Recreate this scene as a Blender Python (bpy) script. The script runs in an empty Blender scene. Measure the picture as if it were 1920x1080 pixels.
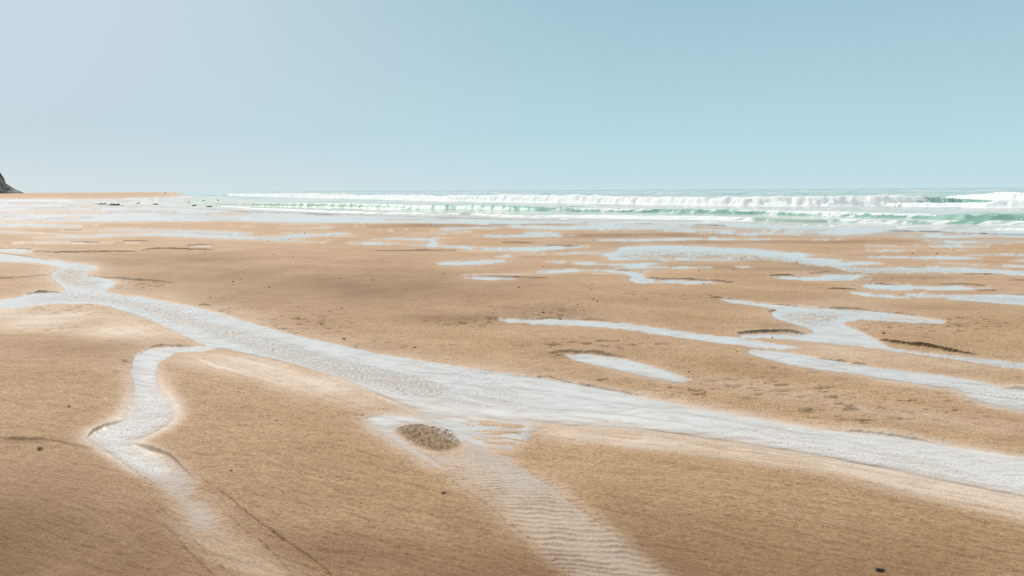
import bpy, bmesh, math, random
import numpy as np
from mathutils import Vector, Matrix

random.seed(4); RNG = np.random.RandomState(11)
sc = bpy.context.scene
C = sc.collection

# ------------------------------------------------------------------ camera
F = 1493.0          # focal length in photo pixels (1920 wide)
H = 1.7             # eye height above the sand
PITCH = math.radians(7.0)
ROLL = math.radians(-0.30)
cam_d = bpy.data.cameras.new('camera'); cam = bpy.data.objects.new('camera', cam_d); C.objects.link(cam)
cam_d.sensor_width = 36.0; cam_d.lens = 36.0 * F / 1920.0
cam_d.clip_start = 0.05; cam_d.clip_end = 60000
CR = Matrix.Rotation(math.pi/2 - PITCH, 3, 'X') @ Matrix.Rotation(ROLL, 3, 'Z')
cam.matrix_world = Matrix.Translation((0, 0, H)) @ CR.to_4x4()
sc.camera = cam

def chart(x, y):
    """photo point -> plan chart of the beach: bearing a = F*X/Y, nearness b = F*H/Y"""
    d = CR @ Vector(((x-960)/F, -(y-540)/F, -1.0))
    return F*d.x/d.y, -F*d.z/d.y
def plan(a, b):
    Y = F*H/b
    return a*Y/F, Y
def at(x, y, z=0.0):
    d = CR @ Vector(((x-960)/F, -(y-540)/F, -1.0))
    k = (H-z)/-d.z
    return Vector((d.x*k, d.y*k, z))

# ------------------------------------------------------------------ noise
PERM = RNG.permutation(4096)
GA = RNG.rand(4096)*2*math.pi
GX, GY = np.cos(GA), np.sin(GA)
def perlin(x, y, seed=0):
    x = x + seed*17.31; y = y + seed*9.77
    xi = np.floor(x).astype(np.int64); yi = np.floor(y).astype(np.int64)
    xf = x-xi; yf = y-yi
    u = xf*xf*xf*(xf*(xf*6-15)+10); v = yf*yf*yf*(yf*(yf*6-15)+10)
    def g(ix, iy, fx, fy):
        h = PERM[(PERM[ix & 4095] + iy) & 4095]
        return GX[h]*fx + GY[h]*fy
    n00 = g(xi, yi, xf, yf); n10 = g(xi+1, yi, xf-1, yf)
    n01 = g(xi, yi+1, xf, yf-1); n11 = g(xi+1, yi+1, xf-1, yf-1)
    return ((n00*(1-u)+n10*u)*(1-v) + (n01*(1-u)+n11*u)*v)*1.5
def fbm(x, y, octs=4, seed=0, gain=.5):
    s = 0; a = 1; t = 0
    for o in range(octs):
        s = s + a*perlin(x*2**o, y*2**o, seed+o*3); t += a; a *= gain
    return s/t
def smooth(e0, e1, x):
    t = np.clip((x-e0)/(e1-e0), 0, 1); return t*t*(3-2*t)

# ------------------------------------------------------------------ tagging
def tag(o, label=None, cat=None, group=None, kind=None):
    if label: o['label'] = label
    if cat: o['category'] = cat
    if group: o['group'] = group
    if kind: o['kind'] = kind
    return o
def link(name, me, mat=None, parent=None):
    o = bpy.data.objects.new(name, me); C.objects.link(o)
    if mat: me.materials.append(mat)
    if parent: o.parent = parent
    return o

# ------------------------------------------------------------------ materials
def nmat(name):
    m = bpy.data.materials.new(name); m.use_nodes = True
    n = m.node_tree.nodes; n.clear()
    return m, n, m.node_tree.links
class NT:
    def __init__(s, name):
        s.m, s.n, s.l = nmat(name)
        s.out = s.n.new('ShaderNodeOutputMaterial')
    def node(s, t, **kw):
        nd = s.n.new(t)
        for k, v in kw.items():
            if k.startswith('i_'):
                key = k[2:]
                key = int(key) if key.isdigit() else key.replace('_', ' ')
                if isinstance(v, bpy.types.NodeSocket): s.l.new(v, nd.inputs[key])
                else: nd.inputs[key].default_value = v
            else: setattr(nd, k, v)
        return nd
    def math(s, op, a, b=None, c=None, clamp=False):
        nd = s.n.new('ShaderNodeMath'); nd.operation = op; nd.use_clamp = clamp
        for i, v in enumerate((a, b, c)):
            if v is None: continue
            if isinstance(v, bpy.types.NodeSocket): s.l.new(v, nd.inputs[i])
            else: nd.inputs[i].default_value = v
        return nd.outputs[0]
    def mix(s, f, a, b):
        nd = s.n.new('ShaderNodeMix'); nd.data_type = 'RGBA'
        for i, v in ((0, f), (6, a), (7, b)):
            if isinstance(v, bpy.types.NodeSocket): s.l.new(v, nd.inputs[i])
            else: nd.inputs[i].default_value = v if i == 0 else (*v, 1)
        return nd.outputs[2]
    def attr(s, name): return s.node('ShaderNodeAttribute', attribute_name=name).outputs['Fac']
    def coords(s, scale=(1,1,1), rot=0.0):
        g = s.node('ShaderNodeTexCoord').outputs['Object']
        mp = s.node('ShaderNodeMapping', vector_type='POINT'); s.l.new(g, mp.inputs[0])
        r = s.node('ShaderNodeMapping', vector_type='POINT'); s.l.new(mp.outputs[0], r.inputs[0])
        mp.inputs['Rotation'].default_value = (0, 0, rot); r.inputs['Scale'].default_value = scale
        return r.outputs[0]
    def noise(s, vec, scale, detail=3, rough=.5, dist=0.0):
        nd = s.node('ShaderNodeTexNoise'); s.l.new(vec, nd.inputs['Vector'])
        nd.inputs['Scale'].default_value = scale; nd.inputs['Detail'].default_value = detail
        nd.inputs['Roughness'].default_value = rough; nd.inputs['Distortion'].default_value = dist
        return nd.outputs['Fac']
    def rng(s, v, a, b, c=0.0, d=1.0):
        nd = s.node('ShaderNodeMapRange'); s.l.new(v, nd.inputs[0])
        for i, q in enumerate((a, b, c, d)): nd.inputs[i+1].default_value = q
        return nd.outputs[0]

def sand_material():
    t = NT('damp_sand')
    wet = t.attr('wet'); sheen = t.attr('sheen'); sand_shade = t.attr('sand_shade'); shade_dash = t.attr('shade_dash'); speck = t.attr('speck')
    v = t.coords((.35, 1, 1), math.radians(28))
    vi = t.coords()
    grain = t.noise(v, 100, 4, .72)
    fine = t.noise(vi, 200, 2, .6)
    broad = t.noise(t.coords((.5, 1, 1), math.radians(20)), 1.1, 4, .55)
    base = t.mix(t.rng(broad, .3, .7), (.535, .325, .162), (.70, .465, .268))
    streak = t.noise(t.coords((.16, 1, 1), math.radians(30)), 30, 4, .6, .3)
    base = t.mix(t.rng(streak, .38, .66), t.mix(.34, base, (.22, .125, .05)), base)
    base = t.mix(t.math('MULTIPLY', sand_shade, .9), base, (.195, .097, .029))  # painted shade darkens the sand colour
    base = t.mix(t.rng(grain, .40, .58), t.mix(.60, base, (.16, .082, .032)), base)
    dark = t.rng(fine, .26, .42, 1, 0)
    base = t.mix(t.math('MULTIPLY', dark, .55), base, (.15, .09, .045))
    lite = t.rng(fine, .60, .74)
    base = t.mix(t.math('MULTIPLY', lite, .55), base, (.72, .55, .38))
    base = t.mix(shade_dash, base, (.022, .015, .007))  # near-black: step-face shade painted in, plus the dash marks
    base = t.mix(t.math('MULTIPLY', speck, t.rng(t.noise(vi, 38, 2), .40, .60, .35, .75)), base, (.17, .12, .075))
    base = t.mix(t.math('MULTIPLY', sheen, .72), base, (.80, .70, .60))  # pale tint paints wet sheen into the sand colour
    p = t.node('ShaderNodeBsdfPrincipled')
    t.l.new(base, p.inputs['Base Color'])
    t.l.new(t.rng(wet, 0, 1, .75, .35), p.inputs['Roughness'])
    p.inputs['IOR'].default_value = 1.27
    t.l.new(t.math('MULTIPLY', t.rng(wet, .05, 1, 0, .25), 1.0), p.inputs['Coat Weight'])
    p.inputs['Coat IOR'].default_value = 1.5
    t.l.new(t.rng(wet, 0, 1, .45, .22), p.inputs['Coat Roughness'])
    bh = t.math('ADD', t.math('MULTIPLY', grain, .7), t.math('MULTIPLY', fine, .25))
    b = t.node('ShaderNodeBump'); b.inputs['Distance'].default_value = .013
    t.l.new(t.math('SUBTRACT', 1.0, shade_dash), p.inputs['Specular IOR Level'])
    t.l.new(bh, b.inputs['Height']); t.l.new(t.rng(wet, 0, 1, .85, .10), b.inputs['Strength'])
    t.l.new(b.outputs[0], p.inputs['Normal']); t.l.new(p.outputs[0], t.out.inputs[0])
    return t.m

def film_material():
    """a thin run of water over the sand, sky sheen painted as pale diffuse"""
    t = NT('shallow_water')
    deep = t.attr('deep')
    v = t.coords((1, 1, 1))
    b = t.node('ShaderNodeBump'); b.inputs['Distance'].default_value = .001; b.inputs['Strength'].default_value = .10
    t.l.new(t.noise(t.coords((.5, 1, 1), math.radians(24)), 26, 3), b.inputs['Height'])
    g = t.node('ShaderNodeBsdfGlossy'); g.inputs['Color'].default_value = (1, .985, .97, 1); g.inputs['Roughness'].default_value = .16
    t.l.new(b.outputs[0], g.inputs['Normal'])
    lw = t.node('ShaderNodeFresnel'); lw.inputs['IOR'].default_value = 1.9; cover = t.attr('cover')
    fac = t.math('MULTIPLY', t.math('MINIMUM', lw.outputs[0], .60), cover)
    d = t.node('ShaderNodeBsdfDiffuse'); d.inputs['Color'].default_value = (.80, .755, .71, 1)  # pale body colour stands in for bright sky reflection
    tr = t.node('ShaderNodeBsdfTransparent')
    m1 = t.node('ShaderNodeMixShader')
    t.l.new(t.math('MULTIPLY', deep, t.rng(t.noise(v, 3.5, 3), .3, .7, .8, 1.0)), m1.inputs[0]); t.l.new(tr.outputs[0], m1.inputs[1]); t.l.new(d.outputs[0], m1.inputs[2])
    m2 = t.node('ShaderNodeMixShader')
    t.l.new(fac, m2.inputs[0]); t.l.new(m1.outputs[0], m2.inputs[1]); t.l.new(g.outputs[0], m2.inputs[2])
    t.l.new(m2.outputs[0], t.out.inputs[0])
    return t.m

def sea_material():
    t = NT('sea_water')
    foam = t.attr('foam'); thin = t.attr('thin')
    v = t.coords((.28, 1, 1), math.radians(-4))
    lace = t.noise(v, 1.6, 5, .62, .8)
    lump = t.noise(v, 3.2, 5, .68)
    thr = t.math('SUBTRACT', 1.0, foam)
    f = t.math('SUBTRACT', t.math('ADD', t.math('MULTIPLY', lace, .72), t.math('MULTIPLY', lump, .28)), t.math('ADD', t.math('MULTIPLY', thr, .52), .22))
    f = t.rng(f, 0, .09)
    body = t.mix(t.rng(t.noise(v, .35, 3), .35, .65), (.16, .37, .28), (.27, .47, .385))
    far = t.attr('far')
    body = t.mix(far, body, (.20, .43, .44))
    body = t.mix(thin, body, (.52, .50, .45))
    p = t.node('ShaderNodeBsdfPrincipled'); t.l.new(body, p.inputs['Base Color'])
    p.inputs['Roughness'].default_value = .38; p.inputs['IOR'].default_value = 1.33
    b = t.node('ShaderNodeBump'); b.inputs['Distance'].default_value = .10; b.inputs['Strength'].default_value = .35
    t.l.new(t.math('ADD', lump, t.math('MULTIPLY', t.noise(v, 1.1, 3), 2.0)), b.inputs['Height']); t.l.new(b.outputs[0], p.inputs['Normal'])
    d = t.node('ShaderNodeBsdfPrincipled'); d.inputs['Roughness'].default_value = .8
    t.l.new(t.mix(t.rng(lump, .3, .6), (.70, .76, .77), (.84, .87, .87)), d.inputs['Base Color'])
    b2 = t.node('ShaderNodeBump'); b2.inputs['Distance'].default_value = .16; b2.inputs['Strength'].default_value = .45
    t.l.new(lump, b2.inputs['Height']); t.l.new(b2.outputs[0], d.inputs['Normal'])
    m = t.node('ShaderNodeMixShader'); t.l.new(f, m.inputs[0]); t.l.new(p.outputs[0], m.inputs[1]); t.l.new(d.outputs[0], m.inputs[2])
    t.l.new(m.outputs[0], t.out.inputs[0])
    return t.m

def simple(name, c1, c2, scale=40, rough=.5, spec=.5):
    t = NT(name)
    p = t.node('ShaderNodeBsdfPrincipled'); p.inputs['Roughness'].default_value = rough
    p.inputs['Specular IOR Level'].default_value = spec
    n = t.noise(t.coords(), scale, 4, .6)
    t.l.new(t.mix(t.rng(n, .35, .65), c1, c2), p.inputs['Base Color'])
    b = t.node('ShaderNodeBump'); b.inputs['Strength'].default_value = .4; b.inputs['Distance'].default_value = .4/scale
    t.l.new(n, b.inputs['Height']); t.l.new(b.outputs[0], p.inputs['Normal'])
    t.l.new(p.outputs[0], t.out.inputs[0]); return t.m

# ------------------------------------------------------------------ traced plan of the beach (converted at once to the ground)
def chaikin(p, n=2):
    for _ in range(n):
        q = []
        for i in range(len(p)):
            a, b = p[i], p[(i+1) % len(p)]
            q.append((a[0]*.75+b[0]*.25, a[1]*.75+b[1]*.25)); q.append((a[0]*.25+b[0]*.75, a[1]*.25+b[1]*.75))
        p = q
    return p
def poly(pts, n=2): return np.array([chart(*q) for q in chaikin(pts, n)])
def band(top, bot):
    return top + bot[::-1]
def lens(*pts):
    """(x, y, thickness) run -> closed outline tapering at both ends"""
    up = [(x, y-w/2) for x, y, w in pts]; dn = [(x, y+w/2) for x, y, w in pts]
    return up + dn[::-1]

WATER = [  # standing and running water
 # main stream
 band([(-90,474),(0,474),(60,483),(100,488),(130,493),(190,503),(172,509),(150,517),(200,523),(222,530),(205,541),(185,547),(240,554),(300,564),(400,585),(480,609),(560,630),(660,652),(760,670),(880,688),(960,699),(1070,716),(1200,742),(1320,764),(1450,787),(1560,807),(1640,811),(1760,831),(1850,846),(2100,888)],
      [(-90,492),(0,490),(50,490),(95,498),(118,502),(90,516),(105,527),(118,540),(128,547),(60,550),(20,560),(-90,570),(-90,584),(25,578),(60,573),(110,568),(180,569),(230,582),(280,599),(320,617),(370,642),(400,650),(480,664),(560,684),(640,706),(700,728),(750,752),(800,766),(860,777),(930,781),(1000,783),(1100,792),(1200,798),(1300,811),(1400,826),(1500,844),(1620,866),(1750,893),(1850,912),(2100,960)]),
 # hooked side channel
 [(400,648),(330,650),(275,656),(252,668),(245,688),(250,715),(253,740),(249,765),(238,782),(215,795),(190,808),(158,821),(184,832),(205,843),(228,862),(252,880),(285,895),(318,900),(322,884),(305,864),(285,851),(262,840),(240,832),(262,818),(300,801),(322,786),(326,766),(311,745),(296,726),(290,706),(296,686),(311,669),(340,659),(402,657)],
 # delta pool rim
 [(684,783),(702,777),(745,776),(800,786),(860,795),(880,830),(850,828),(800,793),(745,792),(728,802),(760,828),(810,862),(860,893),(840,889),(800,866),(750,834),(708,806)],
 # right streams
 lens((932,600,3),(960,602,7),(1060,605,11),(1150,609,11),(1220,618,12),(1310,631,13),(1400,642,16),(1460,649,8),(1500,650,3)),
 [(1340,562),(1375,561),(1450,571),(1520,575),(1560,579),(1640,583),(1700,590),(1777,602),(1768,607),(1700,604),(1640,599),(1590,601),(1578,608),(1600,617),(1640,634),(1668,651),(1740,660),(1840,671),(2100,697),(2100,714),(1850,682),(1760,668),(1660,654),(1600,646),(1500,637),(1440,634),(1383,631),(1390,625),(1500,626),(1532,622),(1505,611),(1460,599),(1440,588),(1462,579),(1400,571)],
 band([(1395,656),(1440,656),(1500,662),(1560,674),(1610,682),(1700,694),(1780,704),(1850,717),(1895,728)],
      [(1405,664),(1440,672),(1500,686),(1600,698),(1700,716),(1800,728),(1870,738),(1890,738)]),
 [(1798,735),(1830,729),(1950,726),(2150,726),(2150,792),(1930,768),(1880,760),(1830,746)],
 [(1048,666),(1090,662),(1165,671),(1200,679),(1250,694),(1302,712),(1285,717),(1230,707),(1170,693),(1100,679)],
 lens((865,521,2),(900,522,6),(940,523,5),(968,523,2)),
 [(1143,508),(1180,509),(1212,517),(1206,524),(1250,527),(1300,528),(1355,530),(1330,534),(1250,535),(1190,532),(1178,527),(1190,520),(1165,514)],
 [(1433,519),(1470,518),(1535,520),(1590,508),(1610,504),(1600,516),(1540,528),(1480,525)],
 lens((1548,543,2),(1600,549,6),(1650,553,7),(1700,557,4),(1712,558,1)),
 [(1605,534),(1700,534),(1760,538),(1810,534),(1875,541),(1855,546),(1800,546),(1900,552),(2100,565),(2100,586),(1900,571),(1800,562),(1700,555),(1690,546),(1620,541)],
 # upper braids
 [(806,493),(850,490),(930,486),(958,488),(930,494),(880,497),(838,498)],
 lens((920,483,2),(960,479,6),(1040,476,7),(1130,473,7),(1180,470,5)),
 lens((870,468,3),(930,468,5),(1010,467,6),(1080,464,5),(1110,463,2)),
 [(1120,470),(1200,460),(1280,461),(1360,466),(1440,470),(1500,478),(1600,489),(1700,495),(1800,500),(2100,522),(2100,532),(1850,512),(1740,510),(1650,512),(1600,520),(1690,526),(1740,531),(1600,531),(1500,524),(1570,512),(1590,505),(1520,497),(1440,486),(1340,490),(1260,492),(1210,499),(1150,490),(1130,480)],
 lens((1015,490,2),(1080,493,5),(1150,495,5),(1210,499,4)),
 lens((1200,462,2),(1300,463,3),(1440,470,5),(1540,480,4),(1700,481,5),(1840,485,6),(2100,490,7)),
 lens((1400,473,3),(1480,474,8),(1520,476,3)),
 lens((1540,491,2),(1640,492,3),(1760,494,5),(1920,500,5),(2100,505,6)),
 lens((1595,471,1),(1660,470,4),(1760,469,5),(1840,466,6)),
 lens((180,430,2),(300,431,3),(400,435,4),(480,440,5),(560,442,4),(640,438,5),(660,438,1)),
 lens((225,441,2),(300,439,7),(400,443,7),(480,447,6),(600,452,6),(700,457,6),(800,461,5),(880,466,5),(960,469,5)),
 lens((670,436,2),(740,434,6),(800,431,5),(880,428,5),(940,427,3)),
 lens((685,450,2),(740,446,3),(800,449,5),(835,455,9),(800,459,3)),
 lens((805,446,1),(830,446,3),(852,446,1)), lens((800,438,1),(860,437,5),(885,433,3)),
 lens((880,442,2),(960,443,5),(1060,442,4),(1130,437,4)), lens((980,437,2),(1020,438,7),(1060,437,2)),
 lens((1060,453,2),(1130,452,5),(1260,450,4),(1400,450,3),(1600,449,3),(1700,450,2)),
 lens((-90,423,6),(0,422,7),(60,421,5),(130,425,3),(160,427,1)),
 lens((-90,467,3),(0,468,6),(55,471,5),(60,472,1)), lens((355,461,2),(375,462,3),(398,462,1)),
 lens((-90,433,2),(0,434,2),(60,436,2),(150,443,2)), lens((60,446,1),(150,444,3),(230,441,3)),
 # runs left in the far wet flats
 lens((-90,378,5),(0,377.5,5),(60,378,4),(180,380,5),(260,382,6)),
 lens((-90,391,4),(0,391,3),(150,392,6),(300,393,7),(420,396,6)),
 lens((-90,404,5),(0,402,4),(120,403,6),(260,405,7),(420,408,7),(500,410,6)),
 lens((-90,412,2),(60,412,3),(240,413,4),(420,412,4)),
]
SWASH = band([(-90,374),(120,373),(200,372.3),(270,370.5),(330,368),(350,366.3),(360,365),(430,364),(700,380),(2150,420)],
             [(-90,388),(100,391),(250,399),(330,405),(400,411),(480,416),(560,418),(650,419),(760,418),(900,420),(930,425),(1020,430),(1110,433),(1200,432),(1270,434),(1320,440),(1400,442),(1440,441),(1560,445),(1720,447),(1738,456),(1775,467),(1840,465),(1930,452),(2150,460)])
BARS = [ # sand left standing inside the swash
 lens((-60,380,1),(40,380.5,2.6),(150,380.8,1.6),(190,381,.6)), lens((60,376.4,.5),(200,376.4,1.2),(290,375.8,.5)), lens((120,386.5,.5),(240,387,1.5),(330,387,.6)),
 lens((200,396.5,1),(260,396,2.5),(340,397,1.5)), lens((280,401,1),(380,401.5,1.5),(470,402,1)),
 lens((1590,448,1),(1650,446.5,3),(1700,445,1)), lens((1790,450,1),(1860,449,3),(2100,450,4)), lens((1800,459,2),(1920,460,4),(2100,462,5)),
 lens((330,407,1),(400,407.5,1.5),(470,409,1)), lens((700,410,.6),(760,410.5,1.2),(840,411,.6)), lens((1440,430,.5),(1530,431,1.4),(1610,432,.6)),
 lens((960,421,.6),(1020,422,1.4),(1090,423,.6)), lens((1250,434,.6),(1300,434,1.2),(1350,435,.6)),
 lens((0,388.5,1),(90,389,2.5),(200,390,1.5)),
]
SOFT = [
 ([(770,757),(900,772),(1010,778),(996,800),(994,822),(960,842),(925,838),(880,830),(850,812),(800,790)], .85),
 ([(850,822),(930,835),(985,870),(1060,925),(1000,930),(930,880),(870,850)], .35),
 ([(684,783),(745,776),(800,786),(840,800),(735,800),(760,830),(810,862),(850,890),(750,834),(706,806)], .55),
 ([(235,838),(275,850),(330,895),(372,925),(420,990),(380,1000),(330,950),(262,896)], .28),
]
SPECKLE = [ # ripple crests that stand out of the film
 ([(110,505),(165,503),(160,512),(150,520),(195,528),(180,538),(150,540),(115,530),(100,518)], 1.0),
 ([(50,563),(90,557),(130,553),(190,553),(250,562),(330,584),(420,612),(520,638),(640,672),(760,700),(860,722),(820,745),(760,742),(680,716),(560,682),(440,646),(340,606),(260,580),(180,563),(100,562),(60,570)], .8),
 ([(860,722),(960,735),(1100,770),(1000,772),(880,762),(800,755),(820,745)], .35),
 ([(733,801),(780,791),(830,797),(860,812),(864,834),(830,846),(800,843),(765,826)], 1.25),
 ([(1460,586),(1520,582),(1590,588),(1570,600),(1540,612),(1500,606),(1462,597)], .8),
 ([(1660,655),(1740,663),(1840,674),(2000,690),(1900,688),(1780,672),(1690,660)], .7),
 ([(1150,474),(1250,468),(1360,474),(1440,478),(1560,498),(1700,504),(1850,510),(1700,510),(1560,520),(1500,498),(1340,486),(1240,490),(1160,486)], .8),
 ([(1650,548),(1800,553),(2000,566),(2000,574),(1850,564),(1720,554)], .7),
 ([(1540,528),(1600,516),(1700,527),(1600,531)], .5),
]
RIPPLE = [ # combed cross-stream ripples
 ([(800,852),(870,842),(940,850),(1000,885),(1060,930),(1130,985),(1200,1035),(1330,1130),(1120,1130),(1040,1050),(960,990),(900,935),(850,895)], 1.0),
 ([(240,862),(275,848),(318,862),(352,888),(372,912),(372,932),(345,940),(300,922),(262,896)], 1.0),
 ([(335,948),(380,940),(412,958),(415,985),(395,1012),(360,1010),(335,985)], .8),
]
FILM = [ # ground kept glistening by seepage; (outline, strength)
 ([(-90,570),(100,565),(250,590),(390,636),(330,648),(200,640),(60,625),(-90,618)], .65),
 ([(220,538),(330,560),(480,598),(640,640),(820,670),(1000,700),(1250,746),(1500,794),(1500,800),(1200,745),(900,692),(640,652),(400,588)], .55),
 ([(300,662),(480,668),(640,706),(740,752),(720,776),(600,752),(460,706),(330,690)], .8),
 ([(990,782),(1200,800),(1500,846),(1900,918),(2100,960),(2100,1010),(1800,950),(1500,890),(1200,836),(1010,822)], .85),
 ([(684,783),(745,776),(985,780),(990,835),(950,848),(985,880),(1050,930),(1120,985),(1190,1035),(1340,1140),(1110,1140),(1040,1055),(950,985),(890,930),(840,889),(750,834),(700,805)], .55),
 ([(240,870),(310,935),(330,1010),(420,1060),(520,1110),(600,1110),(500,1040),(430,980),(410,950),(370,925),(350,890),(290,850)], .3),
 ([(410,1000),(520,1040),(640,1110),(440,1110),(400,1040)], .18),
 ([(1380,652),(1550,640),(1660,655),(1900,684),(2000,700),(1700,690),(1500,662)], .45),
 ([(1000,700),(1290,715),(1500,760),(1760,800),(1960,820),(1960,790),(1700,770),(1400,715),(1300,705)], .35),
 ([(1450,560),(1700,556),(1900,570),(1700,572),(1560,570)], .3),
]
SCARPS = [ # small undercut sand steps: ((x, y)..., height in m, strength of painted face shade)
 ([(48,553),(70,549),(100,547.5),(128,548)], .030, .8),
 ([(-60,524),(0,523),(60,520),(92,517)], .016, .5), ([(160,517),(200,521),(240,526),(330,532)], .018, .5),
 ([(-60,473),(0,474),(60,483),(118,492)], .012, .4),
 ([(270,657),(300,652),(340,650),(372,649)], .016, .3),
 ([(250,690),(256,670),(275,657)], .014, .2),
 ([(158,819),(185,800),(205,792),(238,783)], .018, .25),
 ([(240,828),(262,834),(290,845),(330,868),(350,890),(368,905)], .018, .15),
 ([(215,848),(232,868),(262,893),(300,918)], .006, .2),
 ([(670,779),(684,780),(705,776.5),(745,776),(765,778)], .006, .3),
 ([(870,689),(900,693),(960,701),(1020,706)], .009, .6), ([(1000,702),(1070,715),(1130,726),(1210,741)], .011, .7),
 ([(1580,807),(1640,810),(1690,818),(1770,832)], .014, .6),
 ([(1030,664),(1060,660),(1110,662),(1170,671)], .022, .35),
 ([(925,598),(1000,599),(1100,600),(1150,603)], .010, .3),
 ([(1380,624),(1420,622),(1460,623),(1510,625)], .030, .8),
 ([(1400,566),(1460,573),(1520,577),(1600,581),(1690,589),(1720,594)], .016, .7), ([(1330,560),(1350,561),(1375,562)],.018,.7),
 ([(1440,584),(1450,582),(1464,582)], .02, .7), ([(1600,597),(1625,596),(1700,600),(1780,606)], .014, .6),
 ([(1645,638),(1690,645),(1740,651),(1790,658),(1835,664)], .028, .8),
 ([(1480,662),(1560,675),(1590,677)], .014, .6), ([(1590,683),(1610,682.5),(1625,685)],.016,.7),
 ([(1610,690),(1700,697)],.008,.6), ([(1870,727),(1960,725),(2100,724)],.022,.7),
 ([(865,520),(900,518.5),(960,520),(1030,523)], .026, .7),
 ([(1205,524),(1260,526),(1320,528),(1380,531)], .022, .8), ([(1145,508),(1170,507.5),(1190,510)],.014,.6),
 ([(1440,517),(1480,518),(1505,520.5)], .026, .9), ([(1515,512),(1540,511),(1560,509)],.012,.5),
 ([(1550,543),(1580,543),(1605,545)], .026, .8), ([(1625,534),(1650,533.5),(1690,536)],.016,.7), ([(1760,534),(1800,533),(1850,535)],.016,.5),
 ([(1880,552),(1920,554),(2000,557)],.016,.7), ([(1830,545),(1870,544)],.008,.5),
 ([(130,454),(160,454),(190,455)], .03, .7), ([(230,452),(260,452),(280,453)],.02,.7),
 ([(60,472),(130,473),(200,472),(262,472)], .03, .7), ([(262,470),(290,467),(330,467),(400,470)], .04, .9),
 ([(350,460),(375,459),(400,461)], .04, .9), ([(700,472),(760,472),(860,471)],.014,.7),
 ([(-40,466),(0,465),(60,467)],.02,.5), ([(120,431),(155,431)],.03,.6), ([(940,455),(980,456),(1000,456)],.03,.7),
 ([(870,418.5),(960,421),(1080,421)],.02,.3), ([(1020,463),(1060,462),(1090,462)],.03,.7), ([(940,466),(960,466)],.03,.7),
 ([(1800,514),(1860,514),(1900,515)],.02,.5), ([(1890,526),(1960,527)],.02,.5),
 ([(370,575),(385,575),(396,578)],.012,.8), ([(520,617),(540,618),(560,620)],.004,.6),
 ([(375,898),(420,935),(480,975),(560,1030),(640,1090)], .010,.10),
 ([(300,985),(340,1020),(400,1075),(430,1110)],.006,.06), ([(330,975),(380,1030),(460,1100)],.005,.04),
 ([(250,905),(290,950),(325,985)],.004,.05), ([(400,940),(430,975),(500,1020),(560,1090)],.006,.04),
 ([(725,838),(800,868),(850,905),(900,940),(960,985),(1010,1025),(1080,1085)],.007,.08), ([(750,828),(830,872),(880,905),(940,955)],.005,.08),
 ([(960,845),(985,878),(1040,925),(1110,975),(1180,1025)],.008,.06), ([(-40,824),(60,824),(130,832),(175,844)],.014,.08),
 ([(1430,720),(1450,721)],.01,.8),([(1310,719),(1325,719)],.012,.9),([(1375,722),(1390,723)],.010,.7),
]
SAND_SHADE = [(650,545,360,40,.6),(480,520,240,22,.55),(900,600,170,9,.7),(1010,590,120,14,.5),(300,490,260,14,.5),(850,423,150,3.5,1),(1200,442,230,4,1),(1400,455,330,4,.7),(1500,505,170,5,.4),(1250,500,170,6,.5),
 (1720,520,150,5,.5),(1740,575,160,8,.3),(1480,612,60,9,.7),(1300,560,280,14,.3),(-100,1110,800,250,1.0),(1000,1120,1100,170,.75),(650,1040,330,70,.8),(880,1000,160,80,.5),(1500,1080,520,80,.6),(1700,1040,420,60,.4),(60,826,130,10,.5),(120,660,170,22,.35),(330,930,70,30,.2),(1100,668,80,6,.6),(1180,960,110,110,.35)]  # soft ovals: slope shade and foreground light falloff painted into the sand
SEA = [(2300,452),(1960,440),(1750,432),(1600,429),(1440,424),(1300,419),(1100,414),(960,411),(840,407),(720,404),(600,400),(480,396),(400,392),(330,389),(245,383),(300,378),(372,373),(362,368),(352,365),(340,362.8)]
MOUNDS = [ # low swells of the flat: x, y, half width px, half depth (chart), height m
 (700,560,420,40,.05),(560,575,260,26,.03),(300,500,300,20,.05),(1080,560,260,26,.03),(120,700,240,60,.05),
 (520,860,230,90,.05),(80,960,240,70,.06),(1350,930,420,80,.045),(1250,655,220,20,.02),(1650,620,180,12,.02),
 (1500,730,300,26,.02),(820,640,240,12,.015),(60,600,120,12,.01),(1250,520,200,14,.03),(1650,530,200,8,.02),
 (850,470,300,10,.04),(1200,440,200,5,.05),(700,423,250,4,.06),(1350,455,320,5,.05),
]

# ------------------------------------------------------------------ ground grid
da = 1.45
a_in = np.arange(-1250, 1250.1, da)
out = 1250*1.06**np.arange(1, 34)
A = np.concatenate([-out[::-1], a_in, out])
db = 1.25
b_hi = np.arange(2.0, 765, db)
b_far = np.array([.42, .5, .6, .8, 1.0, 1.3, 1.6])
b_near = 765*1.05**np.arange(1, 32)
B = np.concatenate([b_far, b_hi, b_near])
AA, BB = np.meshgrid(A, B)                    # rows = nearness
YY = F*H/BB; XX = AA*YY/F
NR, NC = AA.shape
wa = fbm(XX*1.1, YY*1.1, 4, 5); wb = fbm(XX*1.1, YY*1.1, 4, 9)
wob = 3.5*wa + 2.5*perlin(AA*.06, BB*.12, 7)
wob = wob*.5
wob2 = np.clip(BB*.006, .2, 1.2)*wb*1.4 + np.clip(BB*.006,.15,1.2)*perlin(AA*.05, BB*.2, 21)
fine_w = perlin(AA*.22, BB*.5, 33)
mid_w = fbm(AA*.05, BB*.22, 3, 35)
TA = AA + wob + 1.6*fine_w + 9*mid_w; TB = BB + wob2 + np.clip(BB*.003, .05, .8)*fine_w + np.clip(BB*.011, .15, 2.8)*mid_w

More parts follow.
